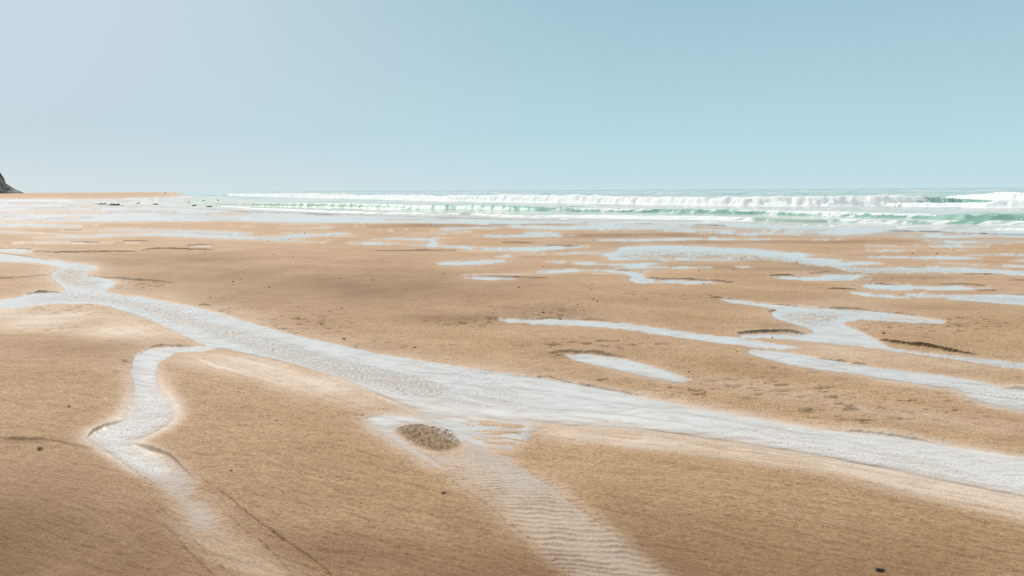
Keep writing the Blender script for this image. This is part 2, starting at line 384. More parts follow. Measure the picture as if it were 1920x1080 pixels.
def inside(p, ta=None, tb=None):
    ta = TA if ta is None else ta; tb = TB if tb is None else tb
    m = np.zeros(AA.shape, bool)
    lo = p.min(0) - 8; hi = p.max(0) + 8
    c = np.where((A > lo[0]) & (A < hi[0]))[0]; r = np.where((B > lo[1]) & (B < hi[1]))[0]
    if len(c) == 0 or len(r) == 0: return m
    s = (slice(r[0], r[-1]+1), slice(c[0], c[-1]+1))
    x = ta[s]; y = tb[s]; q = np.zeros(x.shape, bool)
    n = len(p)
    for i in range(n):
        x1, y1 = p[i]; x2, y2 = p[(i+1) % n]
        if y1 == y2: continue
        cond = (y1 > y) != (y2 > y)
        q ^= cond & (x < (x2-x1)*(y-y1)/(y2-y1)+x1)
    m[s] = q
    return m
def blur(m, r, rb=None):
    """two box passes, r columns / rb rows"""
    m = m.astype(np.float64)
    rb = r if rb is None else rb
    for _ in range(2):
        for ax, k in ((1, int(r)), (0, int(rb))):
            if k < 1: continue
            pad = [(0, 0), (0, 0)]; pad[ax] = (k+1, k)
            cs = np.cumsum(np.pad(m, pad, mode='edge'), axis=ax)
            m = (cs[2*k+1:, :] - cs[:-2*k-1, :]) if ax == 0 else (cs[:, 2*k+1:] - cs[:, :-2*k-1])
            m = m/(2*k+1)
    return m

def union(ps):
    m = np.zeros(AA.shape, bool)
    for p in ps: m |= inside(poly(p))
    return m
pools = union(WATER)
swash = inside(poly(SWASH, 1))
bars = union(BARS)
SEAP = np.vstack([poly(SEA, 0), [[chart(335, 363)[0]-10, .01], [9000, .01], [9000, chart(2300,452)[1]]]])
sea_m = inside(SEAP)
sea_m[BB < 1.2] |= (AA[BB < 1.2] > chart(335, 363)[0])
far_n = fbm(XX*.11, YY*.07, 4, 31)
# far flats: broken sheets of water and bars
farflat = smooth(13, 22, BB)*(1-smooth(44, 62, BB))
left = 1-smooth(-560, -380, AA)
pud = (fbm(XX*.16, YY*.045, 4, 40) > .10) & (farflat*left > .4)
sw_hole = (fbm(XX*.14, YY*.16, 4, 44) > .24)
W = (pools | pud | (swash & ~sw_hole)) & ~bars
W[sea_m] = True
braid = (fbm(XX*.30+.5*wa, YY*.10, 4, 190) > .25) & (BB > 50) & (BB < 180) & (AA > -300)
braid |= (fbm(XX*.26+.5*wa, YY*.85, 4, 194) > .13) & (BB > 62) & (BB < 200) & (AA > -500)
W &= ~(braid & ~sea_m)
W |= (fbm(XX*.20+.5*wa, YY*.80, 4, 197) > .34) & (BB > 58) & (BB < 165) & ((AA > -100) | (BB < 95))
nr_ = smooth(290, 430, BB)
Wb = blur(W, 1, 1)
Wd = np.clip(blur(W, 18, 9)*2.2, 0, 1)
Wb = Wb*(1-nr_) + Wd*nr_
wide = blur(W & (BB > 60), 9, 5)
wide2 = blur(W & (BB > 60), 30, 14)
farw = blur(W & (BB <= 60), 10, 1)
farw2 = blur(W & (BB <= 210), 22, 3)*(1-smooth(160, 205, BB))
film = np.zeros(AA.shape)
for p, s in FILM:
    film = np.maximum(film, s*blur(inside(poly(p)), 16, 8)*np.clip(.85+.9*fbm(XX*.9, YY*.9, 3, 150), .3, 1.15))
spk = np.zeros(AA.shape); 
for p, s in SPECKLE: spk = np.maximum(spk, s*blur(inside(poly(p)), 5, 2))
rip = np.zeros(AA.shape)
for p, s in RIPPLE: rip = np.maximum(rip, s*blur(inside(poly(p), AA+40*fbm(XX*2.5, YY*2.5, 3, 250), BB+9*fbm(XX*2.5, YY*2.5, 3, 252)), 9, 6))
seab = blur(sea_m, 3, 1)

# --- relief
mac = .030*fbm(XX*.16, YY*.16, 3, 2) + .012*fbm(XX*.55, YY*.55, 3, 3)
mac *= smooth(0, 30, YY)*.0 + 1
for x, y, hw, hd, hh in MOUNDS:
    a0, b0 = chart(x, y)
    mac = mac + hh*np.exp(-((AA-a0)/hw)**2 - ((BB-b0)/hd)**2)
mac = mac*(1-.9*wide) ; mac = mac*(1-seab) - .02*smooth(0, 25, YY-30)
mac = blur(mac, 6, 4)
th = math.radians(-30)
U = XX*math.cos(th)+YY*math.sin(th); V = -XX*math.sin(th)+YY*math.cos(th)
near = smooth(120, 330, BB)
dry = 1-np.clip(wide*1.3, 0, 1)
# wind/runoff combing
comb = perlin(U*1.6+.3*wa, V*13+2.0*wb, 51)*.6 + perlin(U*3, V*27+2.5*wb, 52)*.4
bend = 1.2*wa + .25*perlin(XX*.5, YY*.5, 57)
comb2 = np.abs(perlin(U*.9+bend, V*7+1.6*bend, 54))
det = -.012*smooth(.10, .0, comb2) if False else -.004*(1-smooth(.0, .16, comb2))*smooth(-.1, .4, fbm(XX*.6, YY*.6, 2, 58))*near*np.clip(dry+.15, 0, 1)
det += .009*comb*near*np.clip(dry+.15, 0, 1)
det += .011*(.45*fbm(U*12+.5*wa, V*25+.5*wb, 3, 60, .75)+.75*fbm(U*4.5+.9*wa, V*30+2.2*wb, 3, 67, .7))*near*dry
det += .012*fbm(XX*2.2, YY*2.2, 3, 63)*(1-near)*dry*smooth(60,160,BB)
midw = smooth(55, 130, BB)*(1-smooth(420, 620, BB))
det += .016*fbm(XX*1.9+.8*wa, YY*4.6, 3, 64, .6)*midw*dry + .010*np.abs(perlin(XX*2.6, YY*9+1.5*wb, 66))*midw*dry
DASH = [(150,582,190,12,1),(250,536,60,14,.8),(430,588,80,9,.7),(560,612,110,16,.9),(1250,722,220,24,.9),(1650,765,200,34,.8),(1120,645,170,14,.7),(1720,615,160,14,.9),(1850,600,150,10,.7),
 (1000,590,110,16,.5),(900,605,120,12,.6),(700,650,120,16,.5),(1450,735,150,20,.7),(250,690,40,26,.8),(1060,662,50,6,1),(1500,690,160,18,.6),(1250,560,200,18,.4),(1700,525,200,6,.4),(700,780,60,10,.8),(60,620,120,16,.5)]
dash = np.zeros(AA.shape)
for x, y, hw, hb, st_ in DASH:
    a0, b0 = chart(x, y); dash = np.maximum(dash, st_*np.exp(-((AA-a0)/hw)**2-((BB-b0)/hb)**2))
dn = perlin(XX*5.5+.6*wb, YY*15+1.8*wa, 200)+.3*perlin(XX*14, YY*30, 201)
dmark = smooth(.34, .50, dn)*smooth(.15, .5, dash*(1+.8*wa))
det -= .007*dmark
# striae along the banks of the main stream
line = [chart(*q) for q in [(-200,560),(0,568),(180,566),(280,596),(400,650),(560,684),(700,728),(880,772),(1100,792),(1300,811),(1500,844),(1750,893),(2100,960),(2300,1000)]]
lx = np.array([q[0] for q in line]); ly = np.array([q[1] for q in line])
off = BB - np.interp(AA, lx, ly)
stri = perlin(AA*.004, off*.17*1.0+.6*wa, 70) + .7*perlin(AA*.007, off*.31, 71)
det += .009*stri*np.exp(-(off/42.0)**2)*near*(1-spk)
# ripple trains
spc = .052+.01*perlin(XX*.8, YY*.8, 80)
ph = (YY + .10*XX + .085*fbm(XX*2.2, YY*1.5, 3, 81)+.012*perlin(XX*14, YY*9, 82))/.052
fr_ = ph - np.floor(ph)
r_w = np.where(fr_ < .22, fr_/.22, 1-(fr_-.22)/.78)*(0.5+.7*np.clip(fbm(XX*5, YY*5, 2, 83)+.5, 0, 1))
det = det*(1-.7*rip) + rip*.013*(r_w-.4)
nw = smooth(230, 330, BB); fw = 1-smooth(120, 170, BB); mw = np.clip(1-nw-fw, 0, 1)
spn = nw*(perlin(XX*30, YY*22, 90)+.4*perlin(XX*45, YY*30, 91)) + mw*1.3*perlin(XX*9, YY*4.6, 92) + fw*1.4*perlin(XX*4.5, YY*1.6, 93)
softm = np.zeros(AA.shape)
for p, s_ in SOFT: softm = np.maximum(softm, s_*blur(inside(poly(p)), 9, 5))
carve = .017*Wb + .007*rip*(1-Wb) + .010*np.clip(softm*2, 0, 1)*(1-Wb)*(1-.6*np.clip(spk, 0, 1))
z = mac + det - carve*(1-.52*np.clip(spk,0,1)) + spk*.013*spn
# ground in speckle by far
shade_dash = np.zeros(AA.shape); lipm = np.zeros(AA.shape)  # painted shade of the step faces; dash marks join it below
for pts, hh, st in SCARPS:
    c = np.array([chart(*q) for q in pts]); c = c[np.argsort(c[:, 0])]
    # finer smooth run of the line
    ax = np.linspace(c[0, 0], c[-1, 0], 60); bx = np.interp(ax, c[:, 0], c[:, 1])
    k = np.ones(9)/9; bxs = np.convolve(np.pad(bx, 4, mode='edge'), k, 'valid')
    cols = np.where((A > ax[0]) & (A < ax[-1]))[0]
    if len(cols) == 0: continue
    t = (A[cols]-ax[0])/(ax[-1]-ax[0])
    env = np.clip(np.sin(math.pi*t), 0, 1)**.45*np.clip(.95+.35*perlin(A[cols]*.03, A[cols]*0+hh*900, 8), 0, 1.2)
    bl = np.interp(A[cols], ax, bxs) + (1.0*perlin(A[cols]*.09, A[cols]*0+3.3, 7)+2.6*perlin(A[cols]*.022, A[cols]*0+9.3, 17))*np.clip(bx.mean()/300, .15, 1.5)
    rows = np.where((B > bl.min()-90) & (B < bl.max()+10))[0]
    sb = B[rows][:, None] - bl[None, :]
    Yl = F*H/bl; dist = F*H/B[rows][:, None] - Yl[None, :]       # metres beyond the edge
    L = min(.35 + 12*hh, .22*(ax[-1]-ax[0])*Yl.mean()/F + .03)
    hh = hh*1.1
    face = smooth(.9, -.9, sb)
    face = 1 - smooth(-.9, .9, sb)
    up = face*np.exp(-np.clip(dist, 0, None)/L)*env[None, :]*hh
    lip = hh*F/Yl[None, :]                       # the step's own size in chart units
    s = (slice(rows[0], rows[-1]+1), slice(cols[0], cols[-1]+1))
    z[s] += up
    lipm[s] = np.maximum(lipm[s], smooth(.25, .7, up/hh)*(1-smooth(0, 9, -sb)))
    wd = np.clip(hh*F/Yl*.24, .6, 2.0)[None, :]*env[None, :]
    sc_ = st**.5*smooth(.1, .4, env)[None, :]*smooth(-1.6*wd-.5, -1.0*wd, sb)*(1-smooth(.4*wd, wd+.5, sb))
    shade_dash[s] = np.maximum(shade_dash[s], sc_)
z = z - .35*smooth(.2, 1.0, blur(sea_m, 8, 3)) 
wl = mac - .0065
wet = np.clip(np.maximum.reduce([Wb, wide*.6, wide2*.35, farw*.8, farw2*.8, film*.4, (.3*rip), swash*.9]) , 0, 1)
wet = wet*(1-.8*bars)*(1-.85*lipm)*(1-.95*shade_dash)
nb = smooth(30, 16, BB) if False else 1-smooth(14, 24, BB)
wet = np.clip(wet*(1-nb*(AA < -620)*.6), 0, 1)

film = np.clip(film*(1+.55*stri*near), 0, 1)
patch = np.clip(.8+1.3*fbm(XX*.8, YY*.5, 3, 160), .2, 1.3)
shade_dash = np.maximum(shade_dash, .55*dmark*(1-.5*np.clip(wide,0,1)))
sheen = np.clip(np.maximum.reduce([film*.85, .42*rip, wide*.22*patch, wide2*.38*patch, .5*farw2*patch, .7*Wb]), 0, 1)*(1-.55*np.clip(spk, 0, 1))  # where wet sheen is painted pale on the sand
wet = wet*(1-.7*np.clip(spk, 0, 1))*(1-.8*np.clip(np.maximum(rip, softm), 0, 1))
sand_shade = np.zeros(AA.shape)
for x, y, hw, hb, st in SAND_SHADE:
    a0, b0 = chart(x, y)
    sand_shade = np.maximum(sand_shade, st*np.exp(-((AA-a0)/hw)**2 - ((BB-b0)/hb)**2))
sand_shade = np.clip(sand_shade*(1.15+.8*fbm(XX*.7, YY*.5, 4, 170)) + .25*fbm(XX*.35, YY*.22, 4, 172), 0, 1)*(1-.9*np.clip(wide, 0, 1))*(1-film)
def grid_mesh(name, X, Y, Z, keep=None, attrs={}):
    nr, nc = X.shape
    idx = np.arange(nr*nc).reshape(nr, nc)
    q = np.stack([idx[:-1, :-1], idx[:-1, 1:], idx[1:, 1:], idx[1:, :-1]], -1)[:, :, ::-1]
    if keep is not None:
        k = keep[:-1, :-1] | keep[:-1, 1:] | keep[1:, 1:] | keep[1:, :-1]
        q = q[k]
    q = q.reshape(-1, 4)
    used = np.zeros(nr*nc, bool); used[q.ravel()] = True
    remap = np.cumsum(used)-1
    q = remap[q].astype(np.int32)
    co = np.stack([X.ravel(), Y.ravel(), Z.ravel()], -1)[used].astype(np.float32)
    me = bpy.data.meshes.new(name)
    me.vertices.add(len(co)); me.vertices.foreach_set('co', co.ravel())
    me.loops.add(q.size); me.loops.foreach_set('vertex_index', q.ravel())
    me.polygons.add(len(q))
    me.polygons.foreach_set('loop_start', np.arange(0, q.size, 4, dtype=np.int32))
    me.polygons.foreach_set('loop_total', np.full(len(q), 4, np.int32))
    me.update(calc_edges=True)
    me.polygons.foreach_set('use_smooth', np.ones(len(q), bool))
    for n, v in attrs.items():
        at_ = me.attributes.new(n, 'FLOAT', 'POINT'); at_.data.foreach_set('value', v.ravel()[used].astype(np.float32))
    return me

SAND = sand_material(); FILMM = film_material(); SEAM = sea_material()
brown = np.zeros(AA.shape)
brown = np.clip(blur(inside(poly(SPECKLE[3][0])), 4, 2)*1.2, 0, 1)
beach = link('sand', grid_mesh('sand', XX, YY, z, None, dict(sand_shade=sand_shade, wet=wet*(1-.5*brown), sheen=sheen*(1-brown), shade_dash=shade_dash, speck=np.clip(np.maximum(brown, .9*spk*(BB > 60)), 0, 1))), SAND)
tag(beach, kind='structure')
cs_ = blur(W, 3, 2); cn_ = blur(W, 13, 6)
tear = fbm(AA*.012+.5*wa, BB*.11, 4, 185)
cov = (smooth(.12, .75, cs_)*(BB > 90) + Wb*(BB <= 90))*(1-nr_) + nr_*(.30*smooth(.2, .7, cs_) + .70*smooth(.10, 1.0, np.clip(cn_+.25*tear*(cn_ > .02), 0, 1.1)))
for p, s_ in SOFT: cov = np.maximum(cov, s_*blur(inside(poly(p)), 9, 5)*np.clip(1+.5*tear, .5, 1.2))
cov = np.maximum(cov*(1-(.12+.45*(1-smooth(150, 260, BB))*smooth(-.3, .3, fbm(AA*.03, BB*.3, 3, 187)))*np.clip(spk, 0, 1)), 0.42*rip*(1-.6*smooth(560, 700, BB)))
flow = fbm(U*1.2+.4*wa, V*9+1.5*wb, 4, 180)
cov = cov*(1-.30*smooth(-.15, .45, flow)*smooth(150, 350, BB))
spo = perlin(AA*.16, BB*.55, 240) + .6*perlin(AA*.4, BB*1.1, 241)
cov = cov*(1-.75*smooth(-.05, .35, spo)*np.clip(spk, 0, 1))
cov = cov*(1-.45*smooth(.05, .45, spo)*smooth(-.1, .35, fbm(XX*.6, YY*.35, 3, 245))*smooth(70, 150, BB))
rill = fbm(AA*.02+.8*wa, BB*.16, 4, 243)
cov = cov*(1-.25*smooth(.0, .45, rill)*smooth(60, 200, BB))
dp = cov*(.88+.02*smooth(60, 380, BB))*(1-.05*np.clip(spk, 0, 1))
film_keep = (blur(W, 11, 5)*(BB > 150)*.9 > .1) | (blur(W, 4, 3)*(BB > 90) + Wb*(BB <= 90) > .1) | (rip > .12) | (cov > .12) & (seab < .6)
film_keep[:, (A < -1500) | (A > 1500)] = False
film_keep &= (BB > 1.5)
fo = link('water', grid_mesh('water', XX, YY, wl, film_keep, dict(deep=dp, cover=cov)), FILMM)
tag(fo, kind='structure')

# surrounding ground, out to the horizon behind and beside the mapped flat
def plain(name, x0, x1, y0, y1, zz, mat):
    me = bpy.data.meshes.new(name)
    me.from_pydata([(x0, y0, zz), (x1, y0, zz), (x1, y1, zz), (x0, y1, zz)], [], [(0, 1, 2, 3)])
    return tag(link(name, me, mat), kind='structure')
plain('ground', -6400, 6400, -6400, 6050, -.9, SAND)

# ------------------------------------------------------------------ sea
Yr = np.concatenate([np.arange(24, 60, .16), np.arange(60, 130, .3), np.arange(130, 330, .8), 330*1.03**np.arange(0, 99)])
As = np.concatenate([-out[::-1][-12:], np.arange(-1250, 1250.1, 2.0), out])
SA, SY = np.meshgrid(As, Yr); SX = SA*SY/F; SBc = F*H/SY
WAVES = [ # (x, crest y, foot y, foam); style
 ([(340,362,364.2,.5),(360,362,365,.9),(480,362.5,369,.9),(600,363,371,.9),(720,365,374,.9),(840,366,377,.9),(960,365.5,379,1),(1080,365.5,381,1),(1200,368,383,1),(1320,370,385,1),(1440,368,386,1),(1560,366.8,386,1),(1700,366.5,385,1),(1745,368.5,384,.55),(1800,372,380,0),(1900,378,382,0),(2200,380,381,0)], 0),
 ([(1200,362.9,363,0),(1600,368.5,369,0),(1740,369,372,.2),(1780,366.5,372,.7),(1840,363,373,.9),(1870,361,374,1),(1960,361.5,375,1),(2200,362,376,1)], 0),
 ([(1560,384,384.3,0),(1640,381,384,.3),(1700,379.5,387,.9),(1800,380,388,1),(1850,378,389,1),(1870,376,389,1),(1960,375,389,1),(2200,375,390,1)], 0),
 ([(340,378.8,379,0),(440,379,385,0),(480,378,386,0),(620,379,389,0),(760,382,392,.1),(900,384,394,.0),(1000,387,396,.25),(1090,390,397,.7),(1180,391,398,.7),(1260,392,399,.3),(1300,391,400,.5),(1440,394,402,.75),(1560,396,406,.8),(1740,401,410,.8),(1762,402.5,411,.3),(1810,400,413,0.05),(1960,401,413,.05),(2200,402,415,.1)], 1),
 ([(380,386.8,387,0),(435,383,388,.9),(480,386,392,.8),(600,388,397,.7),(720,392,401,.7),(840,394,402,.5),(862,393,403,.3),(885,394,403,.8),(960,397,407,.7),(1100,398,408,.8),(1200,400,410,.9),(1320,402,411,.95),(1440,406,415,.35),(1505,409,417,.3),(1580,409,417,.8),(1700,412,419,.6),(1960,414,422,.6),(2200,415,425,.6)], 0),
 ([(500,393,394.5,.3),(700,399,401.5,.4),(960,406,409,.3),(1300,411.5,415,.4),(1600,420.5,425,.4),(1850,424,430,.5),(2200,432,438,.4)], 0),
]
sz = np.full(SA.shape, -.03)
foam = np.zeros(SA.shape)
sn = fbm(SX*.22, SY*.4, 4, 100); sn2 = fbm(SX*.9, SY*1.4, 3, 103); snl = fbm(SX*.035, SY*.035, 2, 107)
for pts, style in WAVES:
    ch = [(chart(x, yc), chart(x, yb), fm) for x, yc, yb, fm in pts]
    ca = np.array([q[1][0] for q in ch]); cb = np.array([q[1][1] for q in ch]); ct = np.array([q[0][1] for q in ch]); cf = np.array([q[2] for q in ch])
    bb = np.interp(As, ca, cb); bt = np.interp(As, ca, ct); ff = np.interp(As, ca, cf, left=0, right=cf[-1])
    env = np.where(As < ca[0], 0, 1.0)
    Yb = F*H/bb; H0 = H*(1-bt/bb); Lf = 1.7*H0+.05
    Hc = np.clip(H + .03 - bt*(Yb+Lf)/F, 0, None)*env
    jag = perlin(As[None, :]*.035, As[None, :]*0+Yb.mean(), 111)*.12 + .5*fbm(As[None, :]*.008, As[None, :]*0+Yb.mean(), 5, 112, .6)*.45
    Hj = Hc[None, :]*(1+jag*np.clip(ff, .25, 1))
    d = SY - Yb[None, :] + (sn2*.6)*np.clip(Hc, .1, 1)[None, :]
    L = Lf[None, :]
    front = smooth(0, 1, d/L)
    back = np.exp(-np.clip(d-L, 0, None)/(3.5*Hc[None, :]+.3))
    zz = Hj*np.where(d < L, front, back)
    zz = zz + ff[None, :]*Hc[None, :]*.14*sn2*np.where((d > -.3) & (d < 3*L), 1, 0)
    sz = np.maximum(sz, -.03 + zz)
    w = ff[None, :]
    if style == 0:
        fr = w*(.80+.35*np.clip(sn+.3, -.6, .6))*np.where(d < 0, np.exp(d/(.6+1.6*Hc[None, :])), 1)*np.where(d > L, np.exp(-(d-L)/(.8+2*Hc[None, :])), 1)
    else:
        fr = w*smooth(.35, .7, d/L)*np.where(d > L, np.exp(-(d-L)/(1.5+4*Hc[None, :])), 1) 
    foam = np.maximum(foam, fr*env[None, :])
# lace between the breakers, spindrift far out
zone = smooth(9, 13, SBc)*(1-smooth(88, 100, SBc))
greenzone = np.exp(-((SBc-27)/6.0)**2)*(1-smooth(150, 420, SA))
foam = np.maximum(foam, zone*(.33+.46*sn+.25*snl)*(1-.75*greenzone))
swz = smooth(0, 1, (SBc-np.interp(SA, [chart(*q)[0] for q in SEA[::-1][4:]], [chart(*q)[1] for q in SEA[::-1][4:]])+9)/7.0)
foam = np.maximum(foam, swz*(.28+.42*sn)*(SBc > 20))
caps = smooth(.34, .5, fbm(SX*.05, SY*.02, 3, 120))*smooth(1.5, 4, SBc)*(1-smooth(9, 12, SBc))
foam = np.maximum(foam, caps*.8)
sz += .05*sn*smooth(20, 60, SY) + .12*fbm(SX*.06, SY*.12, 3, 130)*smooth(90, 300, SY)
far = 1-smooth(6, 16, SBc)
thin = smooth(0, 1, (SBc-np.interp(SA, [chart(*q)[0] for q in SEA[::-1][4:]], [chart(*q)[1] for q in SEA[::-1][4:]])+16)/15.0)
thin = np.maximum(thin, (1-smooth(-640, -480, SA))*smooth(8, 14, SBc)*.8)
sz = sz*(1-.7*thin) - .006
sp = SEAP
TAs, TBs = SA + 5*sn, SBc + np.clip(SBc*.012, .1, 1.2)*sn*2
qm = np.zeros(SA.shape, bool)
for i in range(len(sp)):
    x1, y1 = sp[i]; x2, y2 = sp[(i+1) % len(sp)]
    if y1 == y2: continue
    cnd = (y1 > TBs) != (y2 > TBs)
    qm ^= cnd & (TAs < (x2-x1)*(TBs-y1)/(y2-y1)+x1)
qm |= (SBc < 3.0) & (SA > chart(335, 363)[0])
qm |= (SA > 1250) & (SBc < 100)
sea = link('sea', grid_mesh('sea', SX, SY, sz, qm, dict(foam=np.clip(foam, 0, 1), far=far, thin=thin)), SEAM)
tag(sea, kind='structure')

# ------------------------------------------------------------------ cliff (headland rising out of the beach, far left)
def cliff():
    D = 2500.0
    prof = [(-400,270),(-250,275),(-120,285),(-60,300),(-25,312),(0,322),(3,327),(7,333),(9,338),(10,343),(17,347),(22,350.5),(29,354),(35,357),(40,358.5),(48,361)]
    xs, hs = [], []
    for x, y in prof:
        d = CR @ Vector(((x-960)/F, -(y-540)/F, -1.0)); k = D/d.y
        xs.append(d.x*k); hs.append(max(H + d.z*k, -.5))
    xs = np.array(xs); hs = np.array(hs); hs[-1] = -.5
    n, m = 260, 60
    gx = np.linspace(xs[0], xs[-1], n); gh = np.interp(gx, xs, hs)
    s = np.linspace(0, 1, m)                  # foot (towards the beach) to crest and over to the land behind
    X, S = np.meshgrid(gx, s)
    Hh = np.interp(X, xs, hs)
    run = 40 + 20*fbm(X*.01, X*0+1, 3, 140)
    prof_s = np.interp(S, [0, .15, .32, .55, .62, .8, 1], [0, .12, .34, 1, 1, .85, .5])
    Z = Hh*prof_s + (fbm(X*.05, S*6, 4, 141)*.09*Hh)*np.sin(np.pi*np.clip(S/.6,0,1))
    Yv = D + S*run*2.4 + 9*fbm(X*.04, S*5, 4, 142)*np.clip(Hh/40, 0, 1)
    Xv = X - .64*(Yv-D) + 3*fbm(X*.05, S*7, 3, 143)*np.clip(Hh/20, 0, 1)
    me = grid_mesh('cliff', Xv, Yv, Z - .4)
    t = NT('cliff_chalk_and_scrub')
    v = t.coords((1, 1, .45))
    n1 = t.noise(v, .05, 6, .65)
    col = t.mix(t.rng(n1, .42, .58), (.06, .075, .07), (.19, .20, .19))
    sepz = t.node('ShaderNodeSeparateXYZ'); t.l.new(t.node('ShaderNodeTexCoord').outputs['Object'], sepz.inputs[0])
    col = t.mix(t.math('MULTIPLY', t.rng(sepz.outputs[2], 24, 4), t.rng(t.noise(v, .12, 4), .5, .6)), col, (.34, .36, .31))
    col = t.mix(t.rng(sepz.outputs[2], 5, 1.5), col, (.03, .026, .016))
    p = t.node('ShaderNodeBsdfPrincipled'); p.inputs['Roughness'].default_value = .9; t.l.new(col, p.inputs['Base Color'])
    t.l.new(p.outputs[0], t.out.inputs[0])
    return tag(link('cliff', me, t.m), kind='structure')
cliff()

# ------------------------------------------------------------------ small things
def ground_z(x, y):
    a = F*x/y; b = F*H/y
    i = int(np.clip(np.searchsorted(B, b), 1, NR-1)); j = int(np.clip(np.searchsorted(A, a), 1, NC-1))
    return float(max(z[i, j], z[i-1, j], z[i, j-1]))
DARK = simple('dark_shell', (.012, .012, .016), (.05, .045, .045), 300, .35)
WEED = simple('dark_weed', (.015, .012, .008), (.045, .03, .018), 200, .5)
PALE = simple('pale_shell', (.62, .52, .38), (.80, .74, .62), 160, .4)
HOLLOW_SHADE = simple('shell_hollow_shade', (.10, .05, .02), (.2, .11, .05), 160, .5)
STONE = simple('wet_stone', (.02, .022, .022), (.07, .07, .062), 12, .35)
TWIG = simple('red_twig', (.22, .05, .02), (.32, .10, .04), 200, .6)
BIRD = simple('gull_grey', (.10, .11, .12), (.2, .21, .22), 20, .7)
BIRDW = simple('gull_white', (.7, .7, .7), (.8, .8, .8), 20, .7)
CLOTH = simple('dark_clothes', (.02, .025, .035), (.04, .045, .06), 20, .8)
SKIN = simple('skin', (.45, .28, .2), (.5, .32, .23), 20, .6)

def lump(seed, sx, sy, sz_, sub=3, rough=.25, freq=1.6):
    bm = bmesh.new(); bmesh.ops.create_icosphere(bm, subdivisions=sub, radius=1)
    for v in bm.verts:
        c = v.co.copy()
        n = float(perlin(np.array([c.x*freq+c.z*.7]), np.array([c.y*freq-c.z*.9]), seed)[0]) + .5*float(perlin(np.array([c.x*freq*2.3+c.z]), np.array([c.y*freq*2.3+c.z]), seed+2)[0])
        c *= 1+rough*n
        v.co = Vector((c.x*sx, c.y*sy, max(c.z, -.35)*sz_))
    me = bpy.data.meshes.new('lump'); bm.to_mesh(me); bm.free()
    me.polygons.foreach_set('use_smooth', [True]*len(me.polygons))
    return me
def shell_mesh(L, Wd, Ht, arch=1.0, th_=.0012, taper=.6):
    """a cupped valve with real thickness and growth rings"""
    bm = bmesh.new(); n, m = 22, 14; g = []
    for i in range(n):
        u = i/(n-1); w = Wd*(math.sin(math.pi*min(1, u**taper*1.0))*.98+.02)
        row = []
        for j in range(m):
            v = -1 + 2*j/(m-1)
            zt = Ht*math.cos(v*math.pi/2*.96)*math.sin(math.pi*(.06+.88*u))**.6*arch + .0006*math.sin(u*60)
            row.append(bm.verts.new((L*(u-.5), w*v*.5, zt)))
        g.append(row)
    for i in range(n-1):
        for j in range(m-1): bm.faces.new((g[i][j], g[i+1][j], g[i+1][j+1], g[i][j+1]))
    bmesh.ops.solidify(bm, geom=bm.faces[:], thickness=th_)
    bmesh.ops.recalc_face_normals(bm, faces=bm.faces[:])
    me = bpy.data.meshes.new('valve'); bm.to_mesh(me); bm.free()
    me.polygons.foreach_set('use_smooth', [True]*len(me.polygons)); return me
def put(o, x, y, dz=0.0, rz=0.0, rx=0.0, ry=0.0):
    p = at(x, y); gz = ground_z(p.x, p.y); p = at(x, y, gz)
    o.location = (p.x, p.y, ground_z(p.x, p.y)+dz); o.rotation_euler = (rx, ry, rz); return o

# pale curled shell, dark mussel shell, red twig
r = bpy.data.objects.new('seashell', None); C.objects.link(r)
put(r, 77, 841, .001, rz=-.5)
tag(r, 'pale curled half shell with a dark hollow on sand left of the hooked channel', 'shell')
link('valve', shell_mesh(.060, .040, .026, th_=.0035), PALE, r).rotation_euler = (.35, 0, 0)
c2 = link('broken_edge', shell_mesh(.03, .018, .010, th_=.002), PALE, r); c2.location = (-.026, .006, .002); c2.rotation_euler = (.4, -.5, .8)
c3 = link('hollow_shade', lump(5, .015, .010, .010, 2), HOLLOW_SHADE, r); c3.location = (.006, -.0155, .001); c3.scale = (.7, .5, .7)  # dark lump standing for the shade inside the shell
r = bpy.data.objects.new('mussel_shell', None); C.objects.link(r)
put(r, 1650, 1069, .001, rz=-.25)
tag(r, 'black mussel shell half buried near the lower edge of the sand', 'shell')
link('upper_valve', shell_mesh(.040, .020, .008, th_=.0015, taper=.5), DARK, r)
c2 = link('lower_valve', shell_mesh(.036, .018, .004, th_=.0015, taper=.5), DARK, r); c2.location = (.006, -.003, 0)
def tube(pts, rad):
    bm = bmesh.new(); k = 7; rings = []
    for i, p in enumerate(pts):
        p = Vector(p); d = (Vector(pts[min(i+1, len(pts)-1)])-Vector(pts[max(i-1, 0)])).normalized()
        s = d.cross(Vector((0, 0, 1))).normalized(); u = s.cross(d)
        rr = rad*(1-.6*abs(i/(len(pts)-1)-.4))
        rings.append([bm.verts.new(p+s*rr*math.cos(q*2*math.pi/k)+u*rr*math.sin(q*2*math.pi/k)) for q in range(k)])
    for i in range(len(pts)-1):
        for q in range(k): bm.faces.new((rings[i][q], rings[i][(q+1) % k], rings[i+1][(q+1) % k], rings[i+1][q]))
    bm.faces.new(rings[0][::-1]); bm.faces.new(rings[-1])
    me = bpy.data.meshes.new('stem'); bm.to_mesh(me); bm.free(); return me
o = link('twig', tube([(-.022, 0, .002), (-.01, .002, .004), (.004, -.001, .003), (.018, -.004, .003), (.024, -.003, .002)], .0018), TWIG)
put(o, 1478, 910, .001, rz=-.2); tag(o, 'short reddish twig on the smooth sand at lower right', 'twig')

